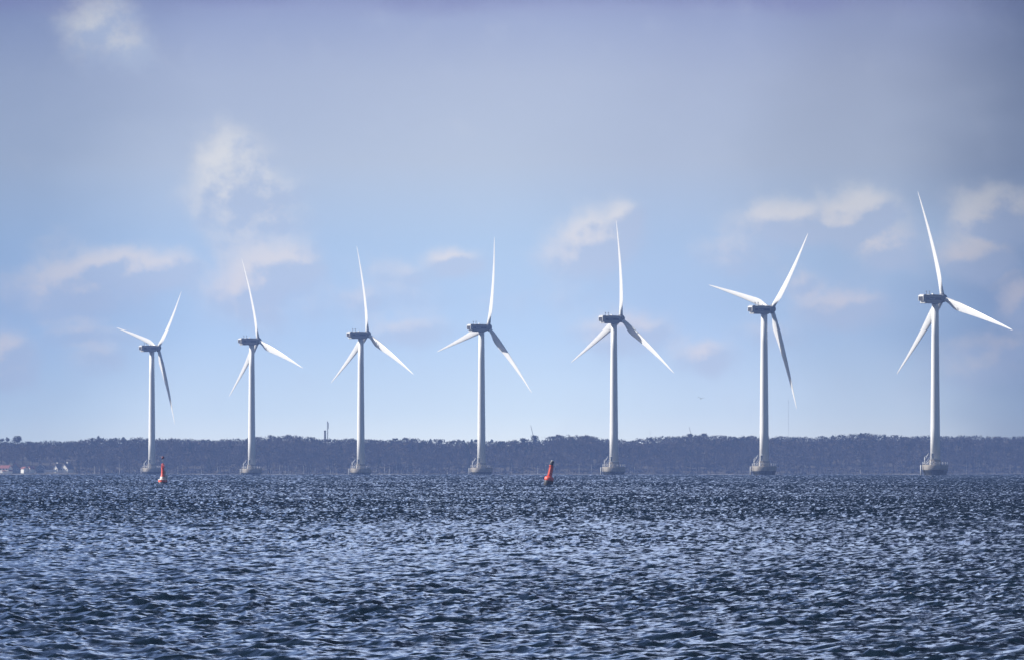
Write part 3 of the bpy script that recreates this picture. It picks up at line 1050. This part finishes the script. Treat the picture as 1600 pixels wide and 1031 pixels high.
p = at(254.3, 752, 2960)
b1 = empty('navigation_buoy', (p.x, 2960, swell(p.x, 2960) + .28), 'upright red buoy with a dark round topmark on a pole, before the leftmost turbine', 'buoy')
b1.rotation_euler = (R(-1), R(.8), R(15))
MB().lathe([(.78, -.9), (.88, -.2), (.90, .15), (.92, .42), (.86, .52), (.5, .6)], 36).build('float', M_red, b1)
MB().lathe([(.895, .40), (.97, .44), (.97, .56), (.88, .60)], 36, cap=False).build('glint_rim', M_buoyw, b1)  # white rim: sun glint on the float put into its colour
MB().lathe([(.635, .60), (.545, 1.02), (.455, 1.2), (.44, 1.2)], 28, cap=False).build('bleached_foot', M_buoyw, b1)
MB().lathe([(.80, -.95), (.915, -.25), (.93, .03), (.90, .05)], 36, cap=False).build('shadow_skirt', M_black, b1)  # black ring painted as the shadow at the foot of the float
MB().lathe([(.62, .5), (.52, 1.05), (.36, 1.5), (.31, 2.75), (.34, 2.85), (.34, 2.95)], 28).build('pillar', M_red, b1)
MB().box(.38, .95, -.3, .25, .62, 1.55, bev=.05).box(.36, .6, -.15, .15, 1.6, 2.4, bev=.03).build('equipment_box', M_box, b1)
cg = MB().lathe([(.40, 2.95), (.42, 3.02), (.12, 3.05)], 24)
for k in range(6):
    a = k * math.pi / 3
    cg.tube((.36 * math.cos(a), .36 * math.sin(a), 3.0), (.22 * math.cos(a), .22 * math.sin(a), 3.75), .035, n=5)
cg.lathe([(.24, 3.72), (.26, 3.8), (.05, 3.84)], 20)
cg.lathe([(.13, 3.05), (.14, 3.3), (.10, 3.42), (.02, 3.5)], 16)
cg.build('lantern_cage', M_red, b1)
MB().tube((0, 0, 3.8), (0, 0, 4.75), .045).build('pole', M_grey, b1)
MB().ball((0, 0, 5.0), .30, 20).build('topmark', M_redd, b1)

p = at(856.5, 755, 2700)
b2 = empty('navigation_buoy', (p.x, 2700, swell(p.x, 2700) + .3), 'red pillar buoy leaning right, black lamp on top, afloat right of the middle turbine', 'buoy')
b2.rotation_euler = (R(2), R(10.5), R(0))
MB().lathe([(.82, .62), (.86, .85), (.85, 1.12), (.74, 1.3), (.5, 1.42), (.42, 1.46)], 36).build('float', M_red, b2)
MB().lathe([(.6, -1.2), (.86, -.8), (.87, .6), (.85, .66)], 36).build('float_base', M_black, b2)
MB().lathe([(.46, 1.38), (.44, 1.8), (.39, 3.1), (.36, 3.35), (.44, 3.42), (.44, 3.52)], 28).build('pillar', M_red, b2)
for a_ in (-2.6, -.9, .8, 2.4):
    MB().tube((.47 * math.cos(a_), .47 * math.sin(a_), 1.4), (.41 * math.cos(a_), .41 * math.sin(a_), 3.4), .03, n=5).build('ladder_rail', M_red, b2)
MB().lathe([(.30, 3.5), (.34, 3.6), (.33, 4.25), (.28, 4.32)], 24).build('lamp', M_black, b2)
MB().lathe([(.25, 4.31), (.22, 4.40), (.02, 4.44)], 20).build('lamp_cap', M_white, b2)

# ------------------------------------------------------------------ gull gliding above the far wood
p = at(1095.3, 622.5, 2600)
gb = MB()
ringz = []
for x, r_ in ((-.26, .02), (-.18, .05), (-.05, .085), (.10, .08), (.18, .05), (.25, .045), (.31, .012)):
    ringz.append([(x, r_ * math.cos(2 * math.pi * k / 12), r_ * .9 * math.sin(2 * math.pi * k / 12)) for k in range(12)])
gb.loft(ringz, True)
for s in (-1, 1):
    w = []
    for y, z, c, x0 in ((0.05, .03, .20, .08), (.22, .17, .19, .12), (.36, .235, .17, .14), (.50, .19, .13, .10), (.63, .09, .05, -.02)):
        w.append([(x0, s * y, z), (x0 - c * .4, s * y, z + .022), (x0 - c, s * y, z), (x0 - c * .4, s * y, z - .012)])
    gb.loft(w if s > 0 else w, True)
gb.loft([[(-.24, -.03, 0), (-.24, .03, 0), (-.24, .03, .015), (-.24, -.03, .015)], [(-.40, -.07, 0), (-.40, .07, 0), (-.40, .07, .01), (-.40, -.07, .01)]])
bird = gb.build('gull', M_bird, loc=p)
bird.rotation_euler = (R(-6), 0, R(-85))
tag(bird, 'single gull gliding on arched wings left of the second turbine from the right', 'bird')

# ------------------------------------------------------------------ sea air
hm = bpy.data.materials.new('sea_haze')
hm.use_nodes = True
hm.node_tree.nodes.clear()
pv = hm.node_tree.nodes.new('ShaderNodeVolumePrincipled')
pv.inputs['Color'].default_value = (.30, .47, 1.0, 1)
pv.inputs['Density'].default_value = 4.3e-5
pv.inputs['Anisotropy'].default_value = 0.0
ho = hm.node_tree.nodes.new('ShaderNodeOutputMaterial')
hm.node_tree.links.new(pv.outputs[0], ho.inputs['Volume'])
hz = MB().box(-7000, 7000, -400, 11600, -22, 135).build('haze', hm)
tag(hz, kind='stuff')
